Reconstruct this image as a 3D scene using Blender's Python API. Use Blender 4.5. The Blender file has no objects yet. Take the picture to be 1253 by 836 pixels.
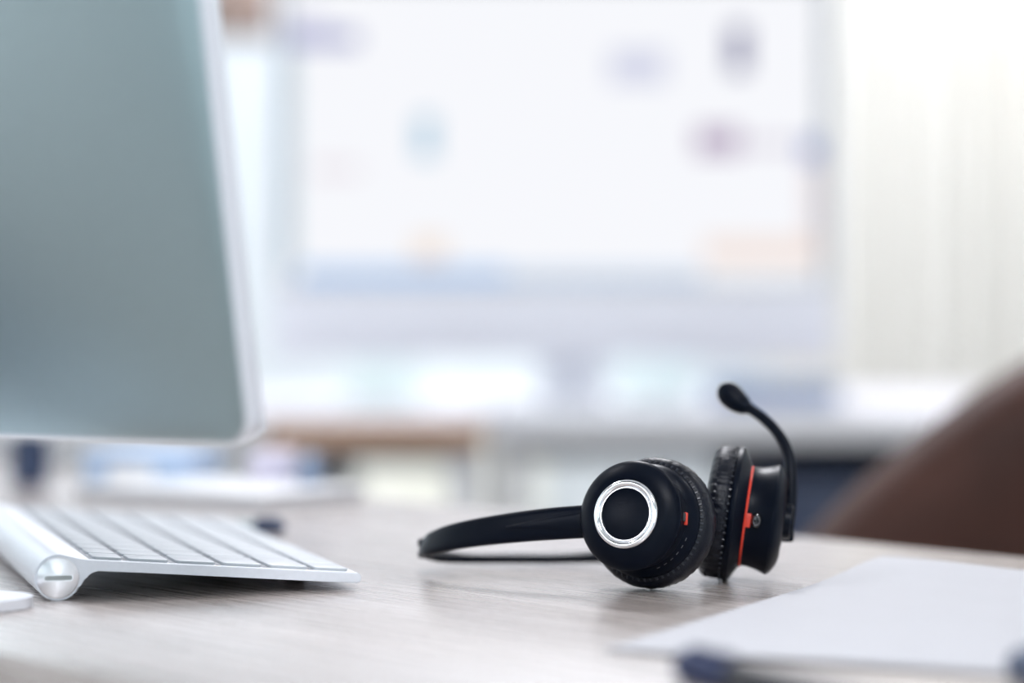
import bpy, bmesh, math, random
from mathutils import Vector, Matrix, noise
random.seed(7)
PI = math.pi
S = bpy.context.scene
COL = S.collection
D = 0.74            # desk top height
F = 2958.0          # 85 mm on 36 mm, in pixels of a 1253 px wide frame
CH = 0.111          # camera height over the desk

# ------------------------------------------------------------------ camera
cam = bpy.data.cameras.new('camera')
cam.lens = 85; cam.sensor_width = 36; cam.clip_start = 0.05; cam.clip_end = 60
cam.dof.use_dof = True; cam.dof.focus_distance = 0.975; cam.dof.aperture_fstop = 2.7
cam.dof.aperture_blades = 0
co = bpy.data.objects.new('camera', cam); COL.objects.link(co)
co.location = (0, 0, D + CH)
co.rotation_euler = (math.radians(90 - 0.54), 0, 0)
S.camera = co

# ------------------------------------------------------------------ world, exposure
W = bpy.data.worlds.new('sky'); S.world = W; W.use_nodes = True
bgn = W.node_tree.nodes['Background']
bgn.inputs[0].default_value = (0.89, 0.93, 1.0, 1); bgn.inputs[1].default_value = 2.6
S.view_settings.view_transform = 'Standard'
S.view_settings.look = 'None'
S.view_settings.gamma = 1
S.view_settings.use_curve_mapping = False
S.view_settings.exposure = 0.16
S.cycles.max_bounces = 10; S.cycles.diffuse_bounces = 5; S.cycles.glossy_bounces = 4
S.cycles.transparent_max_bounces = 12
S.cycles.sample_clamp_indirect = 6
S.cycles.caustics_reflective = False; S.cycles.caustics_refractive = False

# ------------------------------------------------------------------ helpers
def at(px, py, Y):
    """point of the place at depth Y that lies on that line of sight"""
    return Vector(((px - 626.5) * Y / F, Y, D + CH - (py - 390.0) * Y / F))

def mat(name, col, rough=0.5, metal=0.0, spec=0.5, coat=0.0, noise_scale=None, noise_amt=0.0, bump=0.0, bump_scale=200, emit=None, estr=1.0):
    m = bpy.data.materials.new(name); m.use_nodes = True
    nt = m.node_tree; b = nt.nodes['Principled BSDF']
    b.inputs['Base Color'].default_value = (*col, 1)
    b.inputs['Roughness'].default_value = rough
    b.inputs['Metallic'].default_value = metal
    b.inputs['Specular IOR Level'].default_value = spec
    b.inputs['Coat Weight'].default_value = coat
    tc = nt.nodes.new('ShaderNodeTexCoord')
    if noise_scale:
        n = nt.nodes.new('ShaderNodeTexNoise'); n.inputs['Scale'].default_value = noise_scale; n.inputs['Detail'].default_value = 5
        nt.links.new(tc.outputs['Object'], n.inputs['Vector'])
        r = nt.nodes.new('ShaderNodeValToRGB')
        r.color_ramp.elements[0].position = 0.3; r.color_ramp.elements[1].position = 0.7
        r.color_ramp.elements[0].color = (*[max(0, c * (1 - noise_amt)) for c in col], 1)
        r.color_ramp.elements[1].color = (*[min(1, c * (1 + noise_amt)) for c in col], 1)
        nt.links.new(n.outputs['Fac'], r.inputs['Fac']); nt.links.new(r.outputs['Color'], b.inputs['Base Color'])
    if bump:
        n2 = nt.nodes.new('ShaderNodeTexNoise'); n2.inputs['Scale'].default_value = bump_scale; n2.inputs['Detail'].default_value = 4
        nt.links.new(tc.outputs['Object'], n2.inputs['Vector'])
        bp = nt.nodes.new('ShaderNodeBump'); bp.inputs['Strength'].default_value = bump; bp.inputs['Distance'].default_value = 0.0006
        nt.links.new(n2.outputs['Fac'], bp.inputs['Height']); nt.links.new(bp.outputs['Normal'], b.inputs['Normal'])
    if emit:
        b.inputs['Emission Color'].default_value = (*emit, 1); b.inputs['Emission Strength'].default_value = estr
    return m

def wood(name, c1, c2, rough, ang=0.0, scale=1.0, spec=0.5, bump=0.25, coat=0.0):
    m = bpy.data.materials.new(name); m.use_nodes = True
    nt = m.node_tree; b = nt.nodes['Principled BSDF']; L = nt.links.new
    tc = nt.nodes.new('ShaderNodeTexCoord'); mp = nt.nodes.new('ShaderNodeMapping')
    mp.inputs['Rotation'].default_value = (0, 0, ang); mp.inputs['Scale'].default_value = (6 * scale, 190 * scale, 60 * scale)
    L(tc.outputs['Object'], mp.inputs['Vector'])
    n = nt.nodes.new('ShaderNodeTexNoise'); n.inputs['Scale'].default_value = 1.6; n.inputs['Detail'].default_value = 8; n.inputs['Roughness'].default_value = 0.65
    L(mp.outputs['Vector'], n.inputs['Vector'])
    mp2 = nt.nodes.new('ShaderNodeMapping'); mp2.inputs['Rotation'].default_value = (0, 0, ang); mp2.inputs['Scale'].default_value = (2 * scale, 16 * scale, 10)
    L(tc.outputs['Object'], mp2.inputs['Vector'])
    n2 = nt.nodes.new('ShaderNodeTexNoise'); n2.inputs['Scale'].default_value = 1.0; n2.inputs['Detail'].default_value = 4
    L(mp2.outputs['Vector'], n2.inputs['Vector'])
    mx = nt.nodes.new('ShaderNodeMath'); mx.operation = 'MULTIPLY_ADD'; mx.inputs[1].default_value = 0.65
    L(n.outputs['Fac'], mx.inputs[0])
    m3 = nt.nodes.new('ShaderNodeMath'); m3.operation = 'MULTIPLY'; m3.inputs[1].default_value = 0.35
    L(n2.outputs['Fac'], m3.inputs[0]); L(m3.outputs[0], mx.inputs[2])
    r = nt.nodes.new('ShaderNodeValToRGB'); r.color_ramp.elements[0].position = 0.36; r.color_ramp.elements[1].position = 0.64
    r.color_ramp.elements[0].color = (*c1, 1); r.color_ramp.elements[1].color = (*c2, 1)
    L(mx.outputs[0], r.inputs['Fac']); L(r.outputs['Color'], b.inputs['Base Color'])
    rr = nt.nodes.new('ShaderNodeMapRange'); rr.inputs['To Min'].default_value = rough * 0.85; rr.inputs['To Max'].default_value = rough * 1.2
    L(n.outputs['Fac'], rr.inputs['Value']); L(rr.outputs[0], b.inputs['Roughness'])
    b.inputs['Specular IOR Level'].default_value = spec
    b.inputs['Coat Weight'].default_value = coat; b.inputs['Coat Roughness'].default_value = 0.18
    bp = nt.nodes.new('ShaderNodeBump'); bp.inputs['Strength'].default_value = bump; bp.inputs['Distance'].default_value = 0.0004
    L(mx.outputs[0], bp.inputs['Height']); L(bp.outputs['Normal'], b.inputs['Normal']); L(bp.outputs['Normal'], b.inputs['Coat Normal'])
    return m

def obj(name, bm, m, parent=None, smooth=True, M=None, angle=35, kind=None):
    me = bpy.data.meshes.new(name)
    bmesh.ops.recalc_face_normals(bm, faces=bm.faces)
    bm.to_mesh(me); bm.free()
    if smooth:
        for p in me.polygons: p.use_smooth = True
        try: me.set_sharp_from_angle(angle=math.radians(angle))
        except Exception: pass
    for mm in (m if isinstance(m, (list, tuple)) else [m]): me.materials.append(mm)
    o = bpy.data.objects.new(name, me); COL.objects.link(o)
    if parent is not None: o.parent = parent
    if M is not None: o.matrix_basis = M
    if kind: o['kind'] = kind
    return o

def thing(name, label, cat, loc=(0, 0, 0), rotz=0.0, group=None):
    o = bpy.data.objects.new(name, None); o.empty_display_size = 0.05; COL.objects.link(o)
    o.location = loc; o.rotation_euler = (0, 0, rotz)
    o['label'] = label; o['category'] = cat
    if group: o['group'] = group
    return o

def tag(o, label, cat, group=None):
    o['label'] = label; o['category'] = cat
    if group: o['group'] = group
    return o

def box(bm, c, s, rot=None, bev=0.0, seg=2):
    r = bmesh.ops.create_cube(bm, size=1.0)
    vs = r['verts']
    for v in vs: v.co = Vector((v.co.x * s[0], v.co.y * s[1], v.co.z * s[2]))
    if bev > 0:
        es = list({e for v in vs for e in v.link_edges})
        rb = bmesh.ops.bevel(bm, geom=es, offset=bev, segments=seg, affect='EDGES', profile=0.5)
        vs = list({v for f in rb['faces'] for v in f.verts} | {v for v in vs if v.is_valid})
    for v in vs:
        if rot is not None: v.co = rot @ v.co
        v.co += Vector(c)
    return vs

def lathe(bm, prof, n=64, axis_m=None, rfun=None, closed=False):
    """prof: (r, z) list turned about z"""
    rings = []
    for i, (r, z) in enumerate(prof):
        ring = []
        if r < 1e-7:
            v = bm.verts.new((0, 0, z)); ring = [v] * n
        else:
            for k in range(n):
                a = 2 * PI * k / n
                rr, zz = rfun(i, a, r, z) if rfun else (r, z)
                ring.append(bm.verts.new((rr * math.cos(a), rr * math.sin(a), zz)))
        rings.append(ring)
    pairs = list(zip(rings, rings[1:]))
    if closed: pairs.append((rings[-1], rings[0]))
    for A, B in pairs:
        for k in range(n):
            q = []
            for v in (A[k], A[(k + 1) % n], B[(k + 1) % n], B[k]):
                if v not in q: q.append(v)
            if len(q) >= 3:
                try: bm.faces.new(q)
                except ValueError: pass
    if axis_m is not None:
        for R in rings:
            for v in set(R): v.co = axis_m @ v.co
    return rings

def spline(pts, n):
    """Catmull-Rom through tuples of any length"""
    out = []; m = len(pts)
    for i in range(m - 1):
        p0 = pts[max(i - 1, 0)]; p1 = pts[i]; p2 = pts[i + 1]; p3 = pts[min(i + 2, m - 1)]
        for k in range(n):
            t = k / n
            out.append(tuple(0.5 * ((2 * b) + (-a + c) * t + (2 * a - 5 * b + 4 * c - d) * t * t + (-a + 3 * b - 3 * c + d) * t ** 3)
                             for a, b, c, d in zip(p0, p1, p2, p3)))
    out.append(tuple(pts[-1])); return out

def sweep(bm, path, frames, sect, caps=True):
    """sect(i) -> list of (a, b) offsets in frame (A, B)"""
    rings = []
    for i, (p, (A, B)) in enumerate(zip(path, frames)):
        rings.append([bm.verts.new(Vector(p) + A * a + B * b) for a, b in sect(i)])
    for R, Q in zip(rings, rings[1:]):
        n = len(R)
        for k in range(n): bm.faces.new((R[k], R[(k + 1) % n], Q[(k + 1) % n], Q[k]))
    if caps:
        bm.faces.new(rings[0][::-1]); bm.faces.new(rings[-1])
    return rings

def tube(bm, path, radii, n=16, flat=1.0, up=Vector((0, 1, 0))):
    P = [Vector(p) for p in path]; fr = []
    for i in range(len(P)):
        t = (P[min(i + 1, len(P) - 1)] - P[max(i - 1, 0)]).normalized()
        A = up.cross(t).normalized(); B = t.cross(A).normalized(); fr.append((A, B))
    def sec(i):
        r = radii[i] if isinstance(radii, (list, tuple)) else radii
        return [(r * math.cos(2 * PI * k / n), r * flat * math.sin(2 * PI * k / n)) for k in range(n)]
    return sweep(bm, P, fr, sec)

def rrect(w, h, r, seg=6):
    pts = []
    for cx, cy, a0 in ((w/2-r, h/2-r, 0), (-w/2+r, h/2-r, 90), (-w/2+r, -h/2+r, 180), (w/2-r, -h/2+r, 270)):
        for k in range(seg + 1):
            a = math.radians(a0 + 90 * k / seg); pts.append((cx + r * math.cos(a), cy + r * math.sin(a)))
    return pts

def prism(bm, pts, z0, z1, M=None, bev=0.0):
    a = [bm.verts.new((x, y, z0)) for x, y in pts]; b = [bm.verts.new((x, y, z1)) for x, y in pts]
    n = len(pts)
    f0 = bm.faces.new(a[::-1]); f1 = bm.faces.new(b)
    for k in range(n): bm.faces.new((a[k], a[(k+1) % n], b[(k+1) % n], b[k]))
    vs = a + b
    if bev:
        es = list(f0.edges) + list(f1.edges)
        r = bmesh.ops.bevel(bm, geom=es, offset=bev, segments=2, affect='EDGES', profile=0.5)
        vs = list(bm.verts)
    if M is not None:
        for v in vs: v.co = M @ v.co

def frame_m(origin, X, Y, Z):
    M = Matrix.Identity(4)
    for i, c in enumerate((X, Y, Z)):
        for j in range(3): M[j][i] = c[j]
    for j in range(3): M[j][3] = origin[j]
    return M

# ------------------------------------------------------------------ materials
m_wall = mat('white_plaster', (0.86, 0.87, 0.87), 0.8, noise_scale=3, noise_amt=0.02, bump=0.1, bump_scale=60)
m_cream = mat('cool_white_plaster', (0.69, 0.74, 0.77), 0.8, noise_scale=2, noise_amt=0.03, bump=0.1, bump_scale=60)
m_teal = mat('grey_teal_paint', (0.26, 0.37, 0.40), 0.8, noise_scale=2, noise_amt=0.04, bump=0.1, bump_scale=60)
m_ceil = mat('ceiling_paint', (0.88, 0.88, 0.88), 0.85, noise_scale=4, noise_amt=0.02)
m_floor = mat('grey_carpet', (0.30, 0.28, 0.27), 0.95, noise_scale=60, noise_amt=0.25, bump=0.5, bump_scale=300)
m_desk = wood('pale_oak_top', (0.26, 0.205, 0.175), (0.50, 0.42, 0.37), 0.36, ang=math.radians(47), spec=0.6)
m_brownwood = wood('warm_wood_edge', (0.42, 0.25, 0.16), (0.62, 0.40, 0.27), 0.5)
m_alu = mat('silver_aluminium', (0.80, 0.82, 0.84), 0.32, metal=0.9, noise_scale=400, noise_amt=0.03, bump=0.05, bump_scale=2500)
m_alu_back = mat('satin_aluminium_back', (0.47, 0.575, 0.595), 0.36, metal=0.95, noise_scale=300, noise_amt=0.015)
m_alu_kb = mat('pale_aluminium', (0.76, 0.78, 0.83), 0.40, metal=0.35, noise_scale=500, noise_amt=0.02, bump=0.05, bump_scale=2500)
m_key = mat('white_keycap', (0.55, 0.575, 0.61), 0.42, noise_scale=50, noise_amt=0.01)
m_black = mat('black_matte_plastic', (0.0024, 0.0045, 0.0105), 0.36, spec=0.09, noise_scale=60, noise_amt=0.12, bump=0.08, bump_scale=1500)
m_black_s = mat('black_soft_plastic', (0.0024, 0.0045, 0.0105), 0.32, spec=0.11, noise_scale=60, noise_amt=0.12, bump=0.05, bump_scale=1500)
m_leath = mat('black_leatherette', (0.0032, 0.0046, 0.0105), 0.34, spec=0.26, noise_scale=300, noise_amt=0.2, bump=0.35, bump_scale=1400)
m_stitch = mat('black_stitch', (0.012, 0.015, 0.024), 0.35, spec=0.5, noise_scale=900, noise_amt=0.2)
m_chrome = mat('polished_chrome', (0.90, 0.91, 0.93), 0.12, metal=1.0, noise_scale=40, noise_amt=0.02)
m_red = mat('red_orange_plastic', (0.72, 0.055, 0.03), 0.35, noise_scale=90, noise_amt=0.06)
m_tick = mat('grey_tick', (0.12, 0.12, 0.13), 0.4, noise_scale=90, noise_amt=0.1)
m_glassblk = mat('black_glass', (0.01, 0.01, 0.012), 0.08, coat=0.5, noise_scale=10, noise_amt=0.1)
m_dark = mat('dark_slot', (0.03, 0.03, 0.035), 0.6, noise_scale=90, noise_amt=0.1)
m_paper = mat('white_paper', (0.46, 0.46, 0.49), 0.6, noise_scale=25, noise_amt=0.012, bump=0.05, bump_scale=400)
m_leather = mat('brown_leather', (0.050, 0.0165, 0.010), 0.6, spec=0.3, noise_scale=14, noise_amt=0.25, bump=0.4, bump_scale=260)
m_slate2 = mat('dark_slate_lacquer', (0.06, 0.085, 0.16), 0.45, noise_scale=20, noise_amt=0.05)
m_desktop = mat('pale_grey_laminate', (0.60, 0.59, 0.63), 0.45, noise_scale=9, noise_amt=0.01)
m_navy = mat('navy_plastic', (0.03, 0.05, 0.11), 0.4, noise_scale=30, noise_amt=0.1)
m_blue = mat('light_blue_card', (0.46, 0.58, 0.76), 0.6, noise_scale=20, noise_amt=0.05)
m_teal_p = mat('grey_green_plastic', (0.50, 0.60, 0.62), 0.4, noise_scale=40, noise_amt=0.05)
m_penblue = mat('blue_pen_plastic', (0.006, 0.015, 0.07), 0.5, noise_scale=40, noise_amt=0.1)
m_white = mat('white_lacquer', (0.86, 0.86, 0.87), 0.45, noise_scale=9, noise_amt=0.01)
m_yellowish = mat('cream_laminate', (0.93, 0.93, 0.82), 0.5, noise_scale=9, noise_amt=0.02)
m_bezel = mat('grey_bezel', (0.40, 0.43, 0.43), 0.4, noise_scale=20, noise_amt=0.03)
m_shade = mat('brown_lampshade_weave', (0.34, 0.25, 0.21), 0.8, noise_scale=60, noise_amt=0.3, bump=0.3, bump_scale=120)
m_greygreen = mat('cream_white_fabric', (0.74, 0.73, 0.69), 0.85, noise_scale=80, noise_amt=0.05, bump=0.2, bump_scale=300)
m_lavender = mat('lavender_card', (0.72, 0.68, 0.80), 0.6, noise_scale=20, noise_amt=0.04)

def glass_mat():
    m = bpy.data.materials.new('window_glass'); m.use_nodes = True; nt = m.node_tree; nt.nodes.clear()
    o = nt.nodes.new('ShaderNodeOutputMaterial'); t = nt.nodes.new('ShaderNodeBsdfTransparent'); g = nt.nodes.new('ShaderNodeBsdfGlossy')
    t.inputs[0].default_value = (0.94, 0.98, 0.98, 1); g.inputs['Roughness'].default_value = 0.02
    fr = nt.nodes.new('ShaderNodeFresnel'); mx = nt.nodes.new('ShaderNodeMixShader')
    nt.links.new(fr.outputs[0], mx.inputs[0]); nt.links.new(t.outputs[0], mx.inputs[1]); nt.links.new(g.outputs[0], mx.inputs[2])
    nt.links.new(mx.outputs[0], o.inputs[0]); return m
m_glass = glass_mat()

def cap_mat():
    m = mat('turned_aluminium_cap', (0.86, 0.85, 0.87), 0.30, metal=1.0, noise_scale=300, noise_amt=0.02)
    nt = m.node_tree; b = nt.nodes['Principled BSDF']
    b.inputs['Anisotropic'].default_value = 0.92
    t = nt.nodes.new('ShaderNodeTangent'); t.direction_type = 'RADIAL'; t.axis = 'Z'
    b.inputs['Anisotropic Rotation'].default_value = 0.25
    nt.links.new(t.outputs[0], b.inputs['Tangent']); return m
m_cap = cap_mat()
def emis(name, col, s):
    m = bpy.data.materials.new(name); m.use_nodes = True; nt = m.node_tree; nt.nodes.clear()
    o = nt.nodes.new('ShaderNodeOutputMaterial'); e = nt.nodes.new('ShaderNodeEmission')
    e.inputs[0].default_value = (*col, 1); e.inputs[1].default_value = s
    nt.links.new(e.outputs[0], o.inputs[0]); return m

# ------------------------------------------------------------------ room
RX0, RX1, RY0, RY1, RZ = -2.6, 2.6, -2.2, 4.6, 2.75
def struct(name, bm, m, parent=None, smooth=False):
    o = obj(name, bm, m, parent, smooth)
    if parent is None: o['kind'] = 'structure'
    return o
T = 0.12
bm = bmesh.new(); box(bm, ((RX0+RX1)/2, (RY0+RY1)/2, -0.05), (RX1-RX0+2*T, RY1-RY0+2*T, 0.1)); struct('floor', bm, m_floor)
bm = bmesh.new(); box(bm, ((RX0+RX1)/2, (RY0+RY1)/2, RZ+0.05), (RX1-RX0+2*T, RY1-RY0+2*T, 0.1)); struct('ceiling', bm, m_ceil)

def wall_with_holes(name, m, axis, c, a0, a1, holes):
    """axis 'x': wall at x=c spanning y; 'y': wall at y=c spanning x. holes: (a, b, z0, z1)"""
    bm = bmesh.new()
    def slab(p, q, z0, z1):
        if q - p < 1e-4 or z1 - z0 < 1e-4: return
        if axis == 'x': box(bm, (c, (p+q)/2, (z0+z1)/2), (T, q-p, z1-z0))
        else: box(bm, ((p+q)/2, c, (z0+z1)/2), (q-p, T, z1-z0))
    cur = a0
    for (p, q, z0, z1) in sorted(holes):
        slab(cur, p, 0, RZ); slab(p, q, 0, z0); slab(p, q, z1, RZ); cur = q
    slab(cur, a1, 0, RZ)
    return struct(name, bm, m)

def window(name, axis, c, hole, nmul=2):
    a, b, z0, z1 = hole; w = 0.05
    bm = bmesh.new()
    def bar(p, q, u, v):
        if axis == 'x': box(bm, (c, (p+q)/2, (u+v)/2), (0.07, q-p, v-u), bev=0.004, seg=1)
        else: box(bm, ((p+q)/2, c, (u+v)/2), (q-p, 0.07, v-u), bev=0.004, seg=1)
    bar(a, b, z0, z0+w); bar(a, b, z1-w, z1); bar(a, a+w, z0+w, z1-w); bar(b-w, b, z0+w, z1-w)
    for k in range(1, nmul):
        x = a + (b-a)*k/nmul; bar(x-w/2, x+w/2, z0+w, z1-w)
    fr = struct(name, bm, m_white)
    for k in range(nmul):
        p = a + (b-a)*k/nmul + w/2 + 0.003; q = a + (b-a)*(k+1)/nmul - w/2 - 0.003
        bm = bmesh.new()
        if axis == 'x': box(bm, (c, (p+q)/2, (z0+z1)/2), (0.006, q-p, z1-z0-2*w))
        else: box(bm, ((p+q)/2, c, (z0+z1)/2), (q-p, 0.006, z1-z0-2*w))
        obj('pane', bm, m_glass, fr, smooth=False)
h_back = (-2.4, -1.2, 0.72, 2.5)
h_left1 = (-0.2, 1.7, 0.8, 2.5); h_left2 = (2.1, 4.2, 0.8, 2.5)
h_front = (-2.3, -0.55, 0.75, 2.5); h_front2 = (0.55, 2.3, 0.75, 2.5)  # unseen openings behind the camera, added and widened to brighten camera-facing surfaces
wall_with_holes('wall_back', m_cream, 'y', RY1 + T/2, RX0 - T, RX1 + T, [h_back])
wall_with_holes('wall_left', m_wall, 'x', RX0 - T/2, RY0, RY1, [h_left1, h_left2])
wall_with_holes('wall_right', m_wall, 'x', RX1 + T/2, RY0, RY1, [])
wall_with_holes('wall_front', m_teal, 'y', RY0 - T/2, RX0 - T, RX1 + T, [h_front, h_front2])
window('window_1', 'y', RY1 + T/2, h_back, 2)
window('window_2', 'x', RX0 - T/2, h_left1, 2)
window('window_3', 'x', RX0 - T/2, h_left2, 2)
window('added_window_4', 'y', RY0 - T/2, h_front, 2)
window('added_window_5', 'y', RY0 - T/2, h_front2, 2)
for nm, c, s in (('baseboard_back', (0, RY1 - 0.008, 0.05), (RX1-RX0, 0.016, 0.1)), ('baseboard_right', (RX1-0.008, (RY0+RY1)/2, 0.05), (0.016, RY1-RY0-0.04, 0.1)),
                 ('baseboard_left', (RX0+0.008, (RY0+RY1)/2, 0.05), (0.016, RY1-RY0-0.04, 0.1))):
    bm = bmesh.new(); box(bm, c, s); struct(nm, bm, m_white)

# ceiling light panels, all unseen: far one set by the band shadow, rest added
m_panel = emis('lit_diffuser', (0.95, 0.98, 1.0), 4.0)
for i, (x, y, e) in enumerate(((0.1, 3.3, 52), (0.1, -1.2, 52), (-1.5, 1.8, 10), (1.6, 1.8, 10))):
    t = thing('unseen_ceiling_light', 'unseen square ceiling light panel ' + ('above the far desk', 'added behind the near desk', 'added on the window side of the ceiling', 'added on the right side of the ceiling')[i], 'lamp', (x, y, RZ))
    bm = bmesh.new()
    for (cx, cy, sx, sy) in ((0, .305, .64, .03), (0, -.305, .64, .03), (.305, 0, .03, .58), (-.305, 0, .03, .58)): box(bm, (cx, cy, -0.02), (sx, sy, 0.04))
    obj('frame', bm, m_white, t, smooth=False)
    bm = bmesh.new(); box(bm, (0, 0, -0.008), (0.58, 0.58, 0.01)); obj('diffuser', bm, m_panel, t, smooth=False)
    l = bpy.data.lights.new('panel_light', 'AREA'); l.shape = 'SQUARE'; l.size = 0.45; l.energy = e; l.color = (0.95, 0.95, 1.0)
    lo = bpy.data.objects.new('panel_light', l); COL.objects.link(lo); lo.parent = t; lo.location = (0, 0, -0.018)

# ------------------------------------------------------------------ near desk
U = Vector((0.683, -0.730, 0)); N = Vector((0.730, 0.683, 0))   # along the edge / across
pA = at(1253, 682, CH * F / (682 - 390)); pB = at(500, 612.5, CH * F / (612.5 - 390))
U = (pA - pB); U.z = 0; U.normalize(); N = Vector((-U.y, U.x, 0))
n_far = N.dot(Vector((pA.x, pA.y, 0))); n_near = N.dot(Vector((-0.158, 0.790, 0)))
u0 = U.dot(Vector((-0.45, 1.85, 0))) - 0.10; u1 = u0 + 2.6
desk = thing('desk', 'pale oak office desk carrying the keyboard and the black headset', 'desk', (0, 0, 0))
Mdesk = frame_m((0, 0, 0), U, N, Vector((0, 0, 1)))
bm = bmesh.new(); box(bm, ((u0+u1)/2, (n_near+n_far)/2, D - 0.0125), (u1-u0, n_far-n_near, 0.025), bev=0.002)
obj('desktop', bm, wood('pale_oak_top', (0.32, 0.265, 0.235), (0.62, 0.555, 0.53), 0.27, spec=1.0, bump=0.50, coat=0.35), desk, M=Mdesk)
for uu in (u0 + 0.06, u1 - 0.06):
    for nn in (n_near + 0.06, n_far - 0.06):
        bm = bmesh.new(); box(bm, (uu, nn, (D - 0.025)/2), (0.05, 0.05, D - 0.025), bev=0.003); obj('leg', bm, m_white, desk, M=Mdesk)
for nn in (n_near + 0.06, n_far - 0.06):
    bm = bmesh.new(); box(bm, ((u0+u1)/2, nn, D - 0.05), (u1-u0-0.17, 0.03, 0.05), bev=0.002); obj('rail', bm, m_white, desk, M=Mdesk)

# ------------------------------------------------------------------ headset
hs = thing('headset', 'black wireless headset with chrome-ringed ear cups and microphone boom lying on the desk', 'headset', (0.058, 0.995, D))
HM = Matrix.Translation(Vector((-0.058, -0.995, -D)))    # world -> thing

def cup_matrix(center, o, upref=Vector((0, 0, 1)), roll=0.0):
    o = o.normalized(); u = (upref - o * upref.dot(o)).normalized(); r = u.cross(o)
    if roll: R = Matrix.Rotation(roll, 3, o); u = R @ u; r = R @ r
    return frame_m(center, r, u, o)

def cushion(bm, seed, wr):
    prof = []
    # closed section: outer radius .0272, inner .0120, z from -.0088 to .0030
    for k in range(36):
        a = 2 * PI * k / 36
        ca, sa = math.cos(a), math.sin(a)
        e = 0.75
        x = math.copysign(abs(ca) ** e, ca); z = math.copysign(abs(sa) ** e, sa)
        prof.append((0.0195 + 0.0076 * x, -0.0022 + 0.0064 * z))
    def rf(i, a, r, z):
        q = noise.noise(Vector((math.cos(a) * 9 + seed, math.sin(a) * 9, z * 260)))
        q2 = noise.noise(Vector((math.cos(a) * 26 + seed, math.sin(a) * 26, z * 90 + 3)))
        crease = -abs(q2) ** 0.6 * 0.0006 * wr
        outer = max(0.0, (r - 0.017) / 0.010)
        d = (q * 0.0003 + crease) * outer
        return r + d, z + q2 * 0.00022 * wr
    lathe(bm, prof, 240, rfun=rf, closed=True)

def make_cup(center, o, near, roll=0.0):
    M = cup_matrix(center, o, roll=roll)
    if not near: M = M @ Matrix.Diagonal((1.045, 1.045, 1.0, 1.0))
    # housing: back plate, cone, flared barrel, domed face
    if near:
        prof = [(0.0, 0.0012), (0.0228, 0.0012), (0.0236, 0.0030), (0.0235, 0.0048), (0.0230, 0.0060), (0.0222, 0.0070), (0.0212, 0.0082), (0.0207, 0.0092)]
    else:
        prof = [(0.0, 0.0012), (0.0255, 0.0012), (0.0270, 0.0020), (0.0275, 0.0030), (0.0275, 0.0042), (0.0268, 0.0049), (0.0208, 0.0084), (0.0203, 0.0090)]
    prof += [(0.0202, 0.0100), (0.0203, 0.0120), (0.0206, 0.0140), (0.0211, 0.0160), (0.0217, 0.0180), (0.0222, 0.0192),
             (0.0224, 0.0199), (0.0222, 0.0206), (0.0212, 0.0217), (0.0198, 0.0227), (0.0180, 0.0237), (0.0162, 0.0244), (0.0144, 0.0247), (0.0139, 0.0243), (0.0, 0.0243)]
    bm = bmesh.new(); lathe(bm, prof, 128)
    cup = obj('ear_cup', bm, m_black, hs, M=HM @ M, angle=28)
    bm = bmesh.new(); cushion(bm, 3.1 if near else 8.7, 0.3 if near else 1.5)
    obj('ear_cushion', bm, m_leath, cup, angle=180)
    # inner fabric of the cushion
    bm = bmesh.new(); lathe(bm, [(0.0, -0.0010), (0.0135, -0.0012), (0.0140, 0.0008), (0.0, 0.0010)], 64); obj('speaker_cloth', bm, m_dark, cup)
    # stitches round the seam
    bm = bmesh.new(); ns = 58
    for k in range(ns):
        a = 2 * PI * k / ns
        R = Matrix.Rotation(a, 3, 'Z')
        if near: box(bm, R @ Vector((0.0241, 0, 0.0036)), (0.0015, 0.0010, 0.0008), rot=R @ Matrix.Rotation(math.radians(30), 3, 'Y'), bev=0.0002, seg=1)
        else: box(bm, R @ Vector((0.0272, 0, 0.0012)), (0.0005, 0.0010, 0.0012), rot=R, bev=0.0002, seg=1)
        R = Matrix.Rotation(a + PI / ns, 3, 'Z')
        box(bm, R @ Vector((0.0265, 0, -0.0050)), (0.0005, 0.0009, 0.0012), rot=R, bev=0.0002, seg=1)
    obj('stitching', bm, m_stitch, cup)
    # chrome ring (the far cup carries the boom pivot there instead) and centre cap
    if near:
        bm = bmesh.new()
        lathe(bm, [(0.0140, 0.0238), (0.0141, 0.0249), (0.0136, 0.0255), (0.0128, 0.0258), (0.0119, 0.0256), (0.01125, 0.0250), (0.0111, 0.0246), (0.0109, 0.0251), (0.0106, 0.0251), (0.0104, 0.0244), (0.0104, 0.0236)], 128)
        obj('chrome_ring', bm, m_chrome, cup, angle=60)
    bm = bmesh.new(); lathe(bm, [(0.0104, 0.0240), (0.0103, 0.0248), (0.0098, 0.0250), (0.0, 0.0247)], 96)
    obj('centre_cap', bm, m_black_s, cup)
    return cup, M

o1 = Vector((-math.sin(math.radians(28)) * math.cos(math.radians(12)), -math.cos(math.radians(28)) * math.cos(math.radians(12)), math.sin(math.radians(12))))
C1 = Vector(((796.5 - 626.5) * 0.992 / F, 0.992, D + 0.0276 * math.cos(math.radians(12)) + 0.0004))
cup1, M1 = make_cup(C1, o1, True)
tb = math.radians(8)
o2 = Vector((math.cos(tb) * math.cos(math.radians(7)), -math.sin(math.radians(7)), -math.sin(tb)))
C2 = Vector(((888 - 626.5) * 1.024 / F, 1.024, D + 0.0288))
cup2, M2 = make_cup(C2, o2, False)

def side_piece(cup, name, ang, r, z, size, m, tilt=0.0, bev=0.0004):
    bm = bmesh.new(); R = Matrix.Rotation(ang, 3, 'Z')
    box(bm, R @ Vector((r, 0, z)), size, rot=R @ Matrix.Rotation(tilt, 3, 'Y'), bev=bev, seg=2)
    return obj(name, bm, m, cup)
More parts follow.
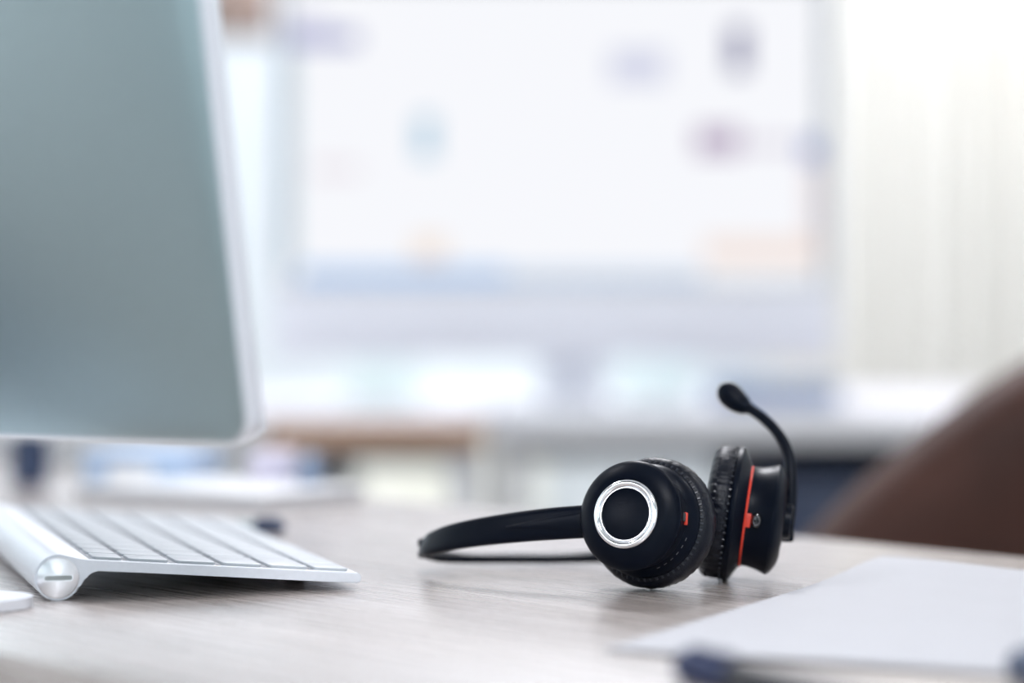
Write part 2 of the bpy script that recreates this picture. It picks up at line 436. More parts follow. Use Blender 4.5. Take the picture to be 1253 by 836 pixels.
# near cup: red tab with a dark socket, and short grey ticks round the lower right
side_piece(cup1, 'red_tab', math.radians(2), 0.0205, 0.0112, (0.0012, 0.0052, 0.0020), m_red)
side_piece(cup1, 'socket', math.radians(3), 0.0205, 0.0134, (0.0012, 0.0036, 0.0018), m_dark)
bm = bmesh.new()
for k in range(6):
    R = Matrix.Rotation(math.radians(-20 - 9 * k), 3, 'Z'); box(bm, R @ Vector((0.0213, 0, 0.0084)), (0.0003, 0.0014, 0.00022), rot=R)
obj('grey_tick', bm, m_tick, cup1)
# far cup: red band on the camera side, oval button
bm = bmesh.new(); rings = []
for k in range(41):
    a = math.radians(180 - 78 + 156 * k / 40)
    c = Vector((math.cos(a), math.sin(a), 0))
    rings.append([bm.verts.new(c * r + Vector((0, 0, z))) for r, z in ((0.0196, 0.0082), (0.0209, 0.0084), (0.0211, 0.0088), (0.0209, 0.0093), (0.0196, 0.0094))])
for A, B in zip(rings, rings[1:]):
    for j in range(5): bm.faces.new((A[j], A[(j+1) % 5], B[(j+1) % 5], B[j]))
bm.faces.new(rings[0]); bm.faces.new(rings[-1][::-1])
obj('red_band', bm, m_red, cup2)
bm = bmesh.new(); Rb = Matrix.Rotation(PI, 3, 'Z') @ Matrix.Rotation(PI/2, 3, 'Y')
lathe(bm, [(0.0, 0.0030), (0.0017, 0.0030), (0.0024, 0.0026), (0.0028, 0.0016), (0.0029, -0.001)], 32)
for v in bm.verts: v.co = Rb @ Vector((v.co.x * 0.75, v.co.y * 1.15, v.co.z)) + Vector((-0.0207, 0.0005, 0.0136))
obj('button', bm, m_glassblk, cup2)
bm = bmesh.new(); lathe(bm, [(0.0013, 0.0031), (0.0016, 0.0033), (0.0018, 0.0030)], 24)
for v in bm.verts: v.co = Rb @ Vector((v.co.x * 0.8, v.co.y * 1.1, v.co.z)) + Vector((-0.0207, 0.0005, 0.0136))
obj('button_ring', bm, m_tick, cup2)
side_piece(cup2, 'red_tab', PI, 0.0207, 0.0102, (0.0014, 0.0056, 0.0022), m_red)

# headband: strip whose width turns from upright (near arm) to lying (far arm)
K = [  # px, py, Y, width/2, thick/2, lean of width axis (deg from upright, towards +Y)
    (742, 637, 0.984, .0068, .0024, 6), (712, 638.7, 0.990, .0068, .0024, 6), (660, 642.5, 0.998, .0066, .0023, 8), (600, 649.5, 1.010, .0061, .0021, 10),
    (556, 657, 1.022, .0057, .0020, 12), (530, 664.5, 1.034, .0053, .0020, 14), (520.5, 669, 1.046, .0050, .0020, 18), (521, 673.5, 1.058, .0046, .0020, 30),
    (535, 680, 1.070, .0036, .0020, 52), (560, 682.8, 1.079, .0030, .0020, 68), (620, 683.2, 1.083, .0030, .0020, 74), (700, 682.5, 1.084, .0034, .0020, 72),
    (780, 676, 1.080, .0048, .0021, 50), (850, 660, 1.068, .0062, .0021, 25), (892, 645, 1.054, .0072, .0022, 10), (916, 636, 1.044, .0076, .0022, 5)]
ks = spline(K, 8)
P = [at(a, b, c) for a, b, c, *_ in ks]
frames = []
for i in range(len(P)):
    t = (P[min(i+1, len(P)-1)] - P[max(i-1, 0)]).normalized()
    ln = math.radians(ks[i][5])
    w = Vector((0, math.sin(ln), math.cos(ln))); 
    # lie along the tangent's horizontal normal when leaning
    hn = Vector((0, 0, 1)).cross(t).normalized()
    if hn.y < 0: hn = -hn
    w = (Vector((0, 0, 1)) * math.cos(ln) + hn * math.sin(ln)); w = (w - t * w.dot(t)).normalized()
    if i and w.dot(frames[-1][0]) < 0: w = -w
    frames.append((w, t.cross(w).normalized()))
for i in range(len(P)):     # never under the desk top
    low = ks[i][3] * abs(frames[i][0].z) + ks[i][4] * abs(frames[i][1].z)
    if P[i].z - low < D + 0.0002: P[i].z = D + 0.0002 + low
def band_sec(i):
    hw, ht = ks[i][3], ks[i][4]; out = []
    for k in range(24):
        a = 2 * PI * k / 24; ca, sa = math.cos(a), math.sin(a)
        out.append((hw * math.copysign(abs(ca) ** 0.55, ca), ht * math.copysign(abs(sa) ** 0.7, sa)))
    return out
bm = bmesh.new(); sweep(bm, [p - Vector((0.058, 0.995, D)) for p in P], frames, band_sec)
hb = obj('headband', bm, m_black, hs, angle=60)
# slider overlay near the cup (the lighter wedge) on the camera side
bm = bmesh.new()
seg = [i for i in range(4, 22)]
def ov_sec(i):
    j = seg[i]; f = 1 - i / (len(seg) - 1)
    hw = 0.0004 + 0.0040 * f ** 0.8; ht = 0.00035
    return [(hw * math.cos(2*PI*k/16), ht * math.sin(2*PI*k/16)) for k in range(16)]
def camside(j):
    B = frames[j][1]; return B if B.y < 0 else -B
sweep(bm, [P[j] + camside(j) * (ks[j][4]) - Vector((0.058, 0.995, D)) for j in seg], [frames[j] for j in seg], ov_sec)
obj('slider_cover', bm, m_black_s, hb)
# yokes joining band to cups
for (cc, oo, pend) in ((C1, o1, P[0]), (C2, o2, P[-1])):
    bm = bmesh.new()
    a = Vector(pend); b = cc + oo * 0.013
    tube(bm, [a - Vector((0.058, 0.995, D)), (a + b) / 2 - Vector((0.058, 0.995, D)), b - Vector((0.058, 0.995, D))], [0.0035, 0.0045, 0.0045], 14)
    obj('hinge', bm, m_black, hs)

# microphone boom
B0 = [(961, 657, 1.030, .0020), (964, 645, 1.030, .0023), (967, 620, 1.032, .0023), (968, 590, 1.035, .0022), (966.5, 562, 1.039, .0021), (959, 541, 1.043, .0021),
      (947, 524, 1.048, .0020), (933, 511, 1.052, .0020), (921, 502.5, 1.056, .0020), (914, 498, 1.058, .0022)]
bs = spline(B0, 8)
off = Vector((0.058, 0.995, D))
bm = bmesh.new(); tube(bm, [at(a, b, c) - off for a, b, c, r in bs], [r * 1.18 for *_, r in bs], 16, flat=1.2)
boom = obj('microphone_boom', bm, m_black_s, hs)
bm = bmesh.new()
cp = spline([(916, 500, 1.057, .0026), (909, 496, 1.059, .0043), (900, 489.5, 1.061, .0053), (892, 482, 1.063, .0055), (886, 475.5, 1.064, .0042), (883, 472, 1.065, .0014)], 6)
tube(bm, [at(a, b, c) - off for a, b, c, r in cp], [r for *_, r in cp], 20)
obj('microphone_capsule', bm, m_black, boom)
bm = bmesh.new(); 
lathe(bm, [(0.0, 0.0282), (0.0062, 0.0282), (0.0072, 0.0275), (0.0074, 0.0240), (0.0, 0.0240)], 48)
piv = obj('boom_pivot', bm, m_black_s, cup2)
bm = bmesh.new(); box(bm, (0, 0, 0), (0.0056, 0.0060, 0.0120), bev=0.0012, seg=3)
pp = at(963, 646, 1.030) - off
for v in bm.verts: v.co += pp
obj('boom_knuckle', bm, m_black, boom)

# ------------------------------------------------------------------ keyboard
th = math.radians(17.5)
Fd = Vector((math.cos(th), math.sin(th), 0)); Ld = Vector((-math.sin(th), math.cos(th), 0)); Z = Vector((0, 0, 1))
k0 = at(70.5, 711, 0.950); k0.z = D
kb = thing('keyboard', 'slim white keyboard with round silver battery tube beside the monitor foot', 'keyboard', k0)
# local frame of parts: x = towards the user, y = along the rows, z = up
Mk = frame_m((0, 0, 0), Fd, Ld, Z)
LEN = 0.280; r0 = 0.0091
def top_z(x): return 0.0166 + (0.0072 - 0.0166) * (x / 0.1215)
# body section (x, z): plate joined to the tube by a fillet
sec = []
x_end = 0.1215
for k in range(0, 7):                                  # front rounded edge
    a = math.radians(80 - 160 * k / 6); sec.append((x_end + 0.0018 * math.cos(a) - 0.0005, 0.0050 + 0.0021 * math.sin(a)))
sec += [(0.095, top_z(0.095) - 0.0042), (0.06, top_z(0.06) - 0.0041), (0.03, top_z(0.03) - 0.0040), (0.0158, top_z(0.0158) - 0.0041)]
for k in range(1, 6):                                  # concave fillet into the tube
    a = math.radians(90 + 90 * k / 6); sec.append((0.0150 + 0.0045 * math.cos(a), top_z(0.015) - 0.0086 + 0.0045 * math.sin(a)))
for k in range(0, 25):                                 # round the tube
    a = math.radians(-20 - (270 - 5) * k / 24 ); sec.append((r0 * math.cos(a), r0 + r0 * math.sin(a)))
sec = [s for s in sec]
# close along the top
sec += [(0.004, top_z(0.004) + 0.0012), (0.008, top_z(0.008) + 0.0004), (0.0125, top_z(0.0125))]
bm = bmesh.new()
A = [bm.verts.new((x, 0, z)) for x, z in sec]; B = [bm.verts.new((x, LEN, z)) for x, z in sec]
n = len(sec)
for k in range(n): bm.faces.new((A[k], A[(k+1) % n], B[(k+1) % n], B[k]))
fa = bm.faces.new(A); fb = bm.faces.new(B[::-1])
bmesh.ops.bevel(bm, geom=list(fa.edges) + list(fb.edges), offset=0.0004, segments=2, affect='EDGES')
obj('case', bm, m_alu_kb, kb, M=Mk, angle=40)
# battery cap with coin slot
capM = Mk @ frame_m((0, 0.0, r0), Vector((1, 0, 0)), Vector((0, 0, 1)), Vector((0, -1, 0)))
bm = bmesh.new(); lathe(bm, [(0.0, 0.0008), (0.0076, 0.0008), (0.0082, 0.0004), (0.0083, -0.0006)], 96)
cap = obj('battery_cap', bm, m_cap, kb, M=capM, angle=40)
bm = bmesh.new()
for v in [None]:
    prism(bm, rrect(0.0116, 0.0026, 0.0012, 6), 0.00075, 0.00125)
obj('coin_slot_rim', bm, m_alu, cap, smooth=False)
bm = bmesh.new(); prism(bm, rrect(0.0108, 0.0018, 0.00088, 6), 0.0012, 0.00132); obj('coin_slot', bm, m_bezel, cap, smooth=False)
# grey strips that paint the shade in the row gaps, and the keys
m_gap = mat('painted_gap_shade', (0.36, 0.37, 0.40), 0.6, noise_scale=40, noise_amt=0.05)
slope = math.atan2(0.0072 - 0.0166, 0.1215)
P_ = 0.0190
rows = [(0.0145, 0.0115, [1.0] * 14)]
rows += [(0.0285, 0.0160, [1] * 13 + [1.45]), (0.0475, 0.0160, [1.45] + [1] * 13), (0.0665, 0.0160, [1.75] + [1] * 11 + [1.7]),
         (0.0855, 0.0160, [2.25] + [1] * 10 + [2.2]), (0.1040, 0.0145, [1, 1, 1, 1.25, 5, 1.25, 1, 0.95, 0.95, 0.95])]
cache = {}
for (xs, dep, ws) in rows:
    tot = sum(ws); unit = (LEN - 0.0085) / tot; y = 0.0052
    for w in ws:
        kw = w * unit - 0.0023
        key = (round(kw, 5), dep)
        xm = xs + dep / 2; ym = y + kw / 2
        M = Mk @ Matrix.Translation((xm, ym, top_z(xm) + 0.0008)) @ Matrix.Rotation(-slope, 4, 'Y')
        if key not in cache:
            bm = bmesh.new(); prism(bm, rrect(dep, kw, 0.0016, 3), -0.0012, 0.0003, bev=0.00025)
            o = obj('key', bm, m_key, kb, M=M); cache[key] = o.data
        else:
            o = bpy.data.objects.new('key', cache[key]); COL.objects.link(o); o.parent = kb; o.matrix_basis = M
        y += w * unit
    # thin strips between the rows, gap shade put into their colour
bm = bmesh.new()
for (xs, dep, ws) in rows:
    xm = xs + dep / 2
    R = Matrix.Rotation(-slope, 3, 'Y')
    for s in (-1, 1):
        if s > 0 and xs > 0.1: continue
        cx = xm + s * (dep/2 + 0.0010); box(bm, (cx, LEN/2, top_z(cx) + 0.00003), (0.0013, LEN - 0.0100, 0.0001), rot=R)
obj('key_gap_shade', bm, m_gap, kb, M=Mk, smooth=False)
for yy in (0.07, LEN - 0.04):
    bm = bmesh.new(); lathe(bm, [(0.0, 0.0), (0.004, 0.0), (0.0045, 0.0006), (0.0045, 0.0034), (0, 0.0034)], 24)
    for v in bm.verts: v.co += Vector((0.110, yy, 0))
    obj('rubber_foot', bm, m_dark, kb, M=Mk)

# ------------------------------------------------------------------ near monitor (seen from its back)
wd = Vector((-0.827, 0.562, 0)).normalized(); nd = Vector((-wd.y * -1, 0, 0))
nd = Vector((0.562, 0.827, 0)).normalized()       # the way its screen looks
corner = at(327, 541, 0.83)
w0 = wd.dot(Vector((corner.x, corner.y, 0))); n0 = nd.dot(Vector((corner.x, corner.y, 0)))
MW, MH = 0.528, 0.450
cen = wd * (w0 + MW/2) + nd * n0
mon = thing('monitor', 'large silver all-in-one computer monitor seen from behind, over the keyboard', 'monitor', (cen.x, cen.y, D))
tilt = math.radians(9.5)
upv = (Z * math.cos(tilt) - nd * math.sin(tilt)); outv = wd.cross(upv).normalized()
if outv.dot(nd) > 0: outv = -outv                    # outv points out of the back
zb = corner.z - D
# local: x = wd, y = upv, z = outv ; origin at bottom centre
Xl = wd
Mm = frame_m((0, 0, zb), Xl, upv, outv)
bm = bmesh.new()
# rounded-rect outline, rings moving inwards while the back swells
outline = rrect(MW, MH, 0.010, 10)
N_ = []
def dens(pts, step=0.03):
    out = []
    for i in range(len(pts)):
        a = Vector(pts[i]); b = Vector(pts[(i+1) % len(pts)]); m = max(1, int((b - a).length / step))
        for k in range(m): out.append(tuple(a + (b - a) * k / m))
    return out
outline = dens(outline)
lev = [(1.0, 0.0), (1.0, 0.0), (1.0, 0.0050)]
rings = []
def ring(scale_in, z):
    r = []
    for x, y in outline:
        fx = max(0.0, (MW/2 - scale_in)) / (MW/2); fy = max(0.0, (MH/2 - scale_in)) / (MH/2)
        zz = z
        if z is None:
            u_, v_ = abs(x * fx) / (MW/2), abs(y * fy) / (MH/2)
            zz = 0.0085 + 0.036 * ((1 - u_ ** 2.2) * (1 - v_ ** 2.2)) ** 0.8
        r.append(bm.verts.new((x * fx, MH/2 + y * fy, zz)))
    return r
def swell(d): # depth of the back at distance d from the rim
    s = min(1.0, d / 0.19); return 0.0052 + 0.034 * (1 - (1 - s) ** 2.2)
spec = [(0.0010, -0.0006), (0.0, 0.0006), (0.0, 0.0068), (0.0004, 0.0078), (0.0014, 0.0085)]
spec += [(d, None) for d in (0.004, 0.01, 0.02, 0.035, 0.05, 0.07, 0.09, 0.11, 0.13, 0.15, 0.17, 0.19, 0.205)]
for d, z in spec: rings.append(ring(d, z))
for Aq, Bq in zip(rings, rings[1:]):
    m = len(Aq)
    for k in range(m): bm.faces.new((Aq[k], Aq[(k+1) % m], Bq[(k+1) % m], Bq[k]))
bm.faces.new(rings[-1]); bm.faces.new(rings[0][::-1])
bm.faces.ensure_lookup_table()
for k in range(4 * len(outline)): bm.faces[k].material_index = 1  # rim walls take the paler metal: their lit look put into the colour
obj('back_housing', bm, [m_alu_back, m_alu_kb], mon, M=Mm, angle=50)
bm = bmesh.new(); prism(bm, rrect(MW - 0.004, MH - 0.074, 0.009, 8), -0.0012, -0.0003)
for v in bm.verts: v.co.y += MH/2 + 0.036
obj('screen_glass', bm, m_glassblk, mon, M=Mm, smooth=False)
bm = bmesh.new(); prism(bm, rrect(MW - 0.003, 0.070, 0.006, 8), -0.0011, -0.0003)
for v in bm.verts: v.co.y += 0.0365
obj('chin', bm, m_alu, mon, M=Mm, smooth=False)
# foot: plate and rising arm
plate_c = at(64, 742, 0.932)
pw = wd.dot(Vector((plate_c.x, plate_c.y, 0))); pn = nd.dot(Vector((plate_c.x, plate_c.y, 0)))
PWD, PND = 2 * (w0 + MW/2 - pw), 0.185
pc = wd * (pw + PWD/2) + nd * (pn - PND/2)
Mp = Matrix.Translation((pc.x - cen.x, pc.y - cen.y, 0)) @ frame_m((0, 0, 0), wd, nd * -1, Z)
bm = bmesh.new(); prism(bm, rrect(PWD, PND, 0.018, 10), 0.0003, 0.0044, bev=0.0005)
obj('foot_plate', bm, m_alu_kb, mon, M=Mp, angle=40)
bm = bmesh.new()
path = []
for tt, (dn, zz) in enumerate([(-0.178, 0.004), (-0.176, 0.03), (-0.165, 0.07), (-0.145, 0.12), (-0.125, 0.17), (-0.110, 0.205)]):
    path.append(wd * (w0 + MW/2) + nd * (pn + dn + 0.004) + Z * zz - Vector((cen.x, cen.y, 0)))
path = [tuple(p) for p in path]; path = spline(path, 5)
fr = []
PP = [Vector(p) for p in path]
for i in range(len(PP)):
    t = (PP[min(i+1, len(PP)-1)] - PP[max(i-1, 0)]).normalized(); fr.append((wd, t.cross(wd).normalized()))
sweep(bm, PP, fr, lambda i: rrect(PWD * 0.62, 0.006, 0.0025, 4))
obj('stand_arm', bm, m_alu_kb, mon, M=None, angle=40)

# ------------------------------------------------------------------ papers on the right
ec = at(1080, 695.5, 1.070); e1 = Vector((-0.45, -0.893, 0)).normalized(); e2 = Vector((0.893, -0.45, 0)).normalized()
for j, (lab, rot, sh, zz) in enumerate((('white paper sheet at the bottom of the small pile right of the headset', 0.035, (0.004, 0.003), 0.0003),
                                        ('white paper sheet topmost on the small pile right of the headset, its corner lifted', 0.0, (0, 0), 0.0009))):
    bm = bmesh.new(); NX, NY = 22, 28; g = []
    R = Matrix.Rotation(rot, 3, 'Z')
    for a in range(NX + 1):
        row = []
        for b in range(NY + 1):
            s, t = a / NX * 0.210, b / NY * 0.297
            p = R @ (e2 * s + e1 * t)
            lift = 0.0 if j == 0 else 0.0045 * math.exp(-((s / 0.05) ** 2 + (t / 0.06) ** 2)) + 0.0006 * (0.5 + 0.5 * math.sin(s * 30 + t * 17))
            row.append(p + Vector((sh[0], sh[1], zz + lift)))
        g.append(row)
    top = [[bm.verts.new(p + Vector((0, 0, 0.00022))) for p in row] for row in g]
    bot = [[bm.verts.new(p) for p in row] for row in g]
    for a in range(NX):
        for b in range(NY):
            bm.faces.new((top[a][b], top[a+1][b], top[a+1][b+1], top[a][b+1])); bm.faces.new((bot[a][b], bot[a][b+1], bot[a+1][b+1], bot[a+1][b]))
    for a in range(NX):
        bm.faces.new((top[a][0], bot[a][0], bot[a+1][0], top[a+1][0])); bm.faces.new((top[a][NY], top[a+1][NY], bot[a+1][NY], bot[a][NY]))
    for b in range(NY):
        bm.faces.new((top[0][b], top[0][b+1], bot[0][b+1], bot[0][b])); bm.faces.new((top[NX][b], bot[NX][b], bot[NX][b+1], top[NX][b+1]))
    o = obj('paper_sheet', bm, m_paper, angle=60); o.location = (ec.x, ec.y, D)
    tag(o, lab, 'paper', 'papers on the near desk')

# ------------------------------------------------------------------ pens
def pen(name, lab, p, yaw, mbody, mtip, L=0.14, r=0.005, group=None, tipname='cap', tipfrac=0.3):
    t = thing(name, lab, 'pen', (p.x, p.y, D), yaw, group)
    M = Matrix.Translation((0, 0, r)) @ Matrix.Rotation(PI/2, 4, 'Y')
    b = L * tipfrac
    bm = bmesh.new(); lathe(bm, [(0, b), (r * 0.9, b), (r * 0.92, b + 0.001), (r * 0.9, L - 0.006), (r * 0.7, L - 0.001), (0, L)], 24); obj('barrel', bm, mbody, t, M=M)
    bm = bmesh.new(); lathe(bm, [(0, 0), (r * 0.6, 0.0006), (r * 0.95, 0.004), (r, 0.008), (r, b), (0, b)], 24); obj(tipname, bm, mtip, t, M=M)
    bm = bmesh.new(); box(bm, (-r - 0.0008, 0, b * 0.62), (0.0012, 0.0026, b * 0.72), bev=0.0004); box(bm, (-r + 0.0002, 0, b * 0.3), (0.003, 0.0026, 0.004), bev=0.0004)
    obj('clip', bm, mtip, t, M=M)
    return t
q = at(832, 839, 0.740); pen('pen', 'blue capped pen lying in front of the paper, at the bottom edge of the picture', q, math.radians(-62), m_dark, m_penblue, r=0.0052, tipfrac=0.22)
q = at(1246, 834, 0.735); pen('pen', 'dark navy pen lying at the lower right corner in front of the paper', q, math.radians(-78), m_navy, m_navy, r=0.006)
q = at(350, 651, 1.25); pen('marker', 'thick grey-green marker with a black cap lying behind the keyboard', q, math.radians(172), m_teal_p, m_slate2, L=0.110, r=0.0034, tipfrac=0.15)

# ------------------------------------------------------------------ things at the far left of the near desk
def deskp(px, Y): v = at(px, 500, Y); return v
p = deskp(36, 1.62)
t = thing('pen_pot', 'navy cylindrical pen pot standing far back on the near desk under the monitor', 'pot', (p.x, p.y, D))
bm = bmesh.new(); lathe(bm, [(0, 0), (0.0115, 0), (0.0125, 0.001), (0.0125, 0.033), (0.0118, 0.033), (0.0118, 0.003), (0, 0.003)], 40); obj('body', bm, m_navy, t)
p = deskp(188, 1.58)
t = thing('box_file', 'light blue card box lying on the near desk beyond the keyboard', 'box', (p.x, p.y, D), math.radians(-12))
bm = bmesh.new(); box(bm, (0, 0, 0.0115), (0.066, 0.08, 0.023), bev=0.001); obj('box_body', bm, m_blue, t)
bm = bmesh.new(); box(bm, (0, 0, 0.0245), (0.069, 0.083, 0.003), bev=0.001); obj('lid', bm, m_blue, t)
bm = bmesh.new(); box(bm, (0.0, -0.0402, 0.0125), (0.03, 0.0008, 0.012)); obj('front_label', bm, m_white, t)
p = deskp(335, 1.50)
t = thing('notebook', 'closed white notebook lying flat near the far edge of the near desk', 'notebook', (p.x - 0.03, p.y - 0.02, D), math.radians(-35))
bm = bmesh.new(); box(bm, (0, 0, 0.0045), (0.146, 0.096, 0.006), bev=0.0005); obj('pages', bm, m_paper, t)
bm = bmesh.new(); box(bm, (0, 0, 0.00825), (0.15, 0.1, 0.0015), bev=0.0005); box(bm, (0, 0, 0.00075), (0.15, 0.1, 0.0015), bev=0.0005); box(bm, (-0.0745, 0, 0.0045), (0.001, 0.1, 0.007)); obj('cover', bm, m_white, t)

# ------------------------------------------------------------------ brown leather armchair beyond the desk
ac = thing('armchair', 'brown leather armchair with an arched back standing beyond the desk on the right', 'armchair', (0.62, 1.68, 0))
ol = [(0.02, 0.36), (0.045, 0.50), (0.105, 0.610), (0.189, 0.703), (0.256, 0.766), (0.345, 0.828), (0.46, 0.876), (0.60, 0.885), (0.74, 0.875), (0.87, 0.84), (0.98, 0.76), (1.06, 0.64), (1.10, 0.50), (1.11, 0.36)]
ols = spline(ol, 6)
pts = [(x - 0.62, z) for x, z in ols]
bm = bmesh.new()
prof = []
n_ = len(pts); cx = sum(p[0] for p in pts) / n_; cz = 0.58
layers = [(-0.150, 0.045), (-0.162, 0.022), (-0.168, 0.0), (-0.168, -0.02) ]
lay = []
import itertools
TH = 0.10
prof = [(0.06, 0.0), (0.030, 0.0), (0.014, 0.006), (0.004, 0.018), (0.0, 0.036), (0.0, TH - 0.036), (0.004, TH - 0.018), (0.014, TH - 0.006), (0.030, TH), (0.06, TH)]
rings = []
for ins, yy in prof:
    rr = []
    for i, (x, z) in enumerate(pts):
        a = Vector(pts[max(i-1, 0)]); b = Vector(pts[min(i+1, n_-1)]); t = (b - a).normalized(); nrm = Vector((t.y, -t.x))
        if nrm.dot(Vector((cx - x, cz - z))) < 0: nrm = -nrm
        rr.append(bm.verts.new((x + nrm.x * ins, -0.15 + yy, z + nrm.y * ins)))
    rings.append(rr)
for A_, B_ in zip(rings, rings[1:]):
    for k in range(n_ - 1): bm.faces.new((A_[k], A_[k+1], B_[k+1], B_[k]))
    bm.faces.new((A_[-1], A_[0], B_[0], B_[-1]))
bm.faces.new(rings[0]); bm.faces.new(rings[-1][::-1])
obj('backrest', bm, m_leather, ac, angle=70)
bm = bmesh.new(); box(bm, (-0.055, 0.17, 0.39), (0.74, 0.52, 0.16), bev=0.04, seg=4); obj('seat', bm, m_leather, ac)
bm = bmesh.new(); box(bm, (-0.055, 0.17, 0.27), (0.98, 0.50, 0.10), bev=0.015, seg=2); obj('seat_frame', bm, m_leather, ac)
for s in (-0.49, 0.38):
    bm = bmesh.new(); box(bm, (s, 0.17, 0.44), (0.11, 0.50, 0.30), bev=0.045, seg=4); obj('arm', bm, m_leather, ac)
for sx in (-0.48, 0.37):
    for sy in (-0.03, 0.38):
        bm = bmesh.new(); lathe(bm, [(0, 0), (0.014, 0), (0.024, 0.23), (0, 0.23)], 20)
        for v in bm.verts: v.co += Vector((sx, sy, 0))
        obj('leg', bm, m_brownwood, ac)

# ------------------------------------------------------------------ far desks, monitor and things in the background
DB = D + 0.018
def far_desk(lab, x0, x1, y0, y1, mtop, ztop=DB):
    t = thing('office_desk', lab, 'desk', ((x0+x1)/2, (y0+y1)/2, 0))
    w, d = x1 - x0, y1 - y0
    bm = bmesh.new(); box(bm, (0, 0, ztop - 0.0125), (w, d, 0.025), bev=0.002); obj('desktop', bm, m_desktop, t)
    bm = bmesh.new(); box(bm, (0, -d/2 - 0.004, ztop - 0.0125), (w, 0.008, 0.025), bev=0.001); obj('edge_strip', bm, mtop, t)
    for sx in (-1, 1):
        bm = bmesh.new(); box(bm, (sx * (w/2 - 0.02), 0, (ztop - 0.025)/2), (0.03, d - 0.04, ztop - 0.025), bev=0.002); obj('side_panel', bm, m_white, t)
    bm = bmesh.new(); box(bm, (0, d/2 - 0.08, ztop - 0.055), (w - 0.07, 0.02, 0.06), bev=0.001); obj('rail', bm, m_white, t)
    return t
xs = (596 - 626.5) * 2.2 / F; xl = (322 - 626.5) * 2.2 / F
far_desk('white office desk with a warm wood front edge, behind the headband', xl + 0.002, xs - 0.002, 2.2, 3.0, m_brownwood)
far_desk('white office desk left of the wood-edged one, behind the silver monitor', -1.45, xl - 0.002, 2.2, 3.0, m_white)
far_desk('plain white office desk behind the ear cups, under the far monitor', xs + 0.002, 1.5, 2.3, 3.1, m_white)

FY = 2.50; s_ = FY / F
sx0, sx1 = (352 - 626.5) * s_, (1003 - 626.5) * s_
zs0 = D + CH - (347 - 390) * s_; zc0 = D + CH - (440 - 390) * s_
SW = sx1 - sx0; SH = SW * 9 / 16
m_stand = mat('pale_grey_stand_metal', (0.80, 0.81, 0.85), 0.5, metal=0.0, noise_scale=20, noise_amt=0.02)
fm = thing('desktop_computer', 'large switched-on white desktop computer on the far white desk', 'computer', ((sx0 + sx1)/2, FY, DB))
lz = zs0 - DB; cz0 = zc0 - DB
bm = bmesh.new(); box(bm, (0, 0.018, (cz0 + lz + SH + 0.012)/2), (SW + 0.036, 0.03, lz + SH + 0.012 - cz0), bev=0.008, seg=4); obj('housing', bm, m_stand, fm)
bm = bmesh.new(); box(bm, (0, 0.0015, lz + SH/2 + 0.003), (SW + 0.014, 0.003, SH + 0.012), bev=0.001); obj('bezel', bm, m_bezel, fm)
bm = bmesh.new(); box(bm, (0, 0.0012, cz0 + 0.038), (SW + 0.030, 0.003, 0.068), bev=0.001); obj('chin', bm, mat('white_silver_chin', (0.80, 0.80, 0.85), 0.4, noise_scale=20, noise_amt=0.01), fm)
m_scr = emis('screen_white', (0.95, 0.96, 1.0), 0.88)
bm = bmesh.new(); box(bm, (0, -0.0008, lz + SH/2), (SW, 0.0012, SH)); scr = obj('screen', bm, m_scr, fm, smooth=False)
def E(n, c, s=0.80): return emis('screen_' + n, c, s)
marks = [  # px0, py0, px1, py1, colour  : soft interface blocks of the page on the screen
    (890, 32, 916, 90, (0.26, 0.26, 0.42)), (745, 62, 815, 102, (0.74, 0.76, 0.92)), (850, 156, 905, 190, (0.54, 0.44, 0.60)), (905, 170, 975, 184, (0.80, 0.76, 0.86)),
    (980, 168, 1003, 198, (0.36, 0.42, 0.70)), (508, 142, 534, 194, (0.50, 0.70, 0.86)), (352, 38, 440, 58, (0.42, 0.44, 0.70)), (352, 22, 400, 40, (0.74, 0.74, 0.92)),
    (505, 290, 545, 322, (1.0, 0.86, 0.76)), (860, 292, 1003, 322, (1.0, 0.86, 0.80)), (366, 326, 620, 345, (0.48, 0.68, 1.0)), (620, 330, 860, 345, (0.66, 0.78, 0.96)),
    (352, 60, 362, 326, (0.62, 0.78, 0.88)), (380, 200, 440, 216, (0.92, 0.86, 0.92)), (985, 200, 1003, 290, (0.94, 0.84, 0.86))]
for k, (a, b, c, d, colr) in enumerate(marks):
    bm = bmesh.new(); X0, X1 = (a - 626.5) * s_, (c - 626.5) * s_; z1, z0 = D + CH - (b - 390) * s_ - DB, D + CH - (d - 390) * s_ - DB
    box(bm, ((X0 + X1)/2 - (sx0 + sx1)/2, -0.0015, (z0 + z1)/2), (X1 - X0, 0.0004, z1 - z0)); obj('screen_graphic', bm, E('mark', colr), scr, smooth=False)
bm = bmesh.new(); box(bm, (0.02, 0.05, cz0/2 + 0.03), (0.07, 0.012, cz0 + 0.06), bev=0.004); obj('stand', bm, m_stand, fm)
bm = bmesh.new(); box(bm, (0.04, -0.01, 0.004), (0.17, 0.16, 0.008), bev=0.002); obj('base', bm, m_stand, fm)

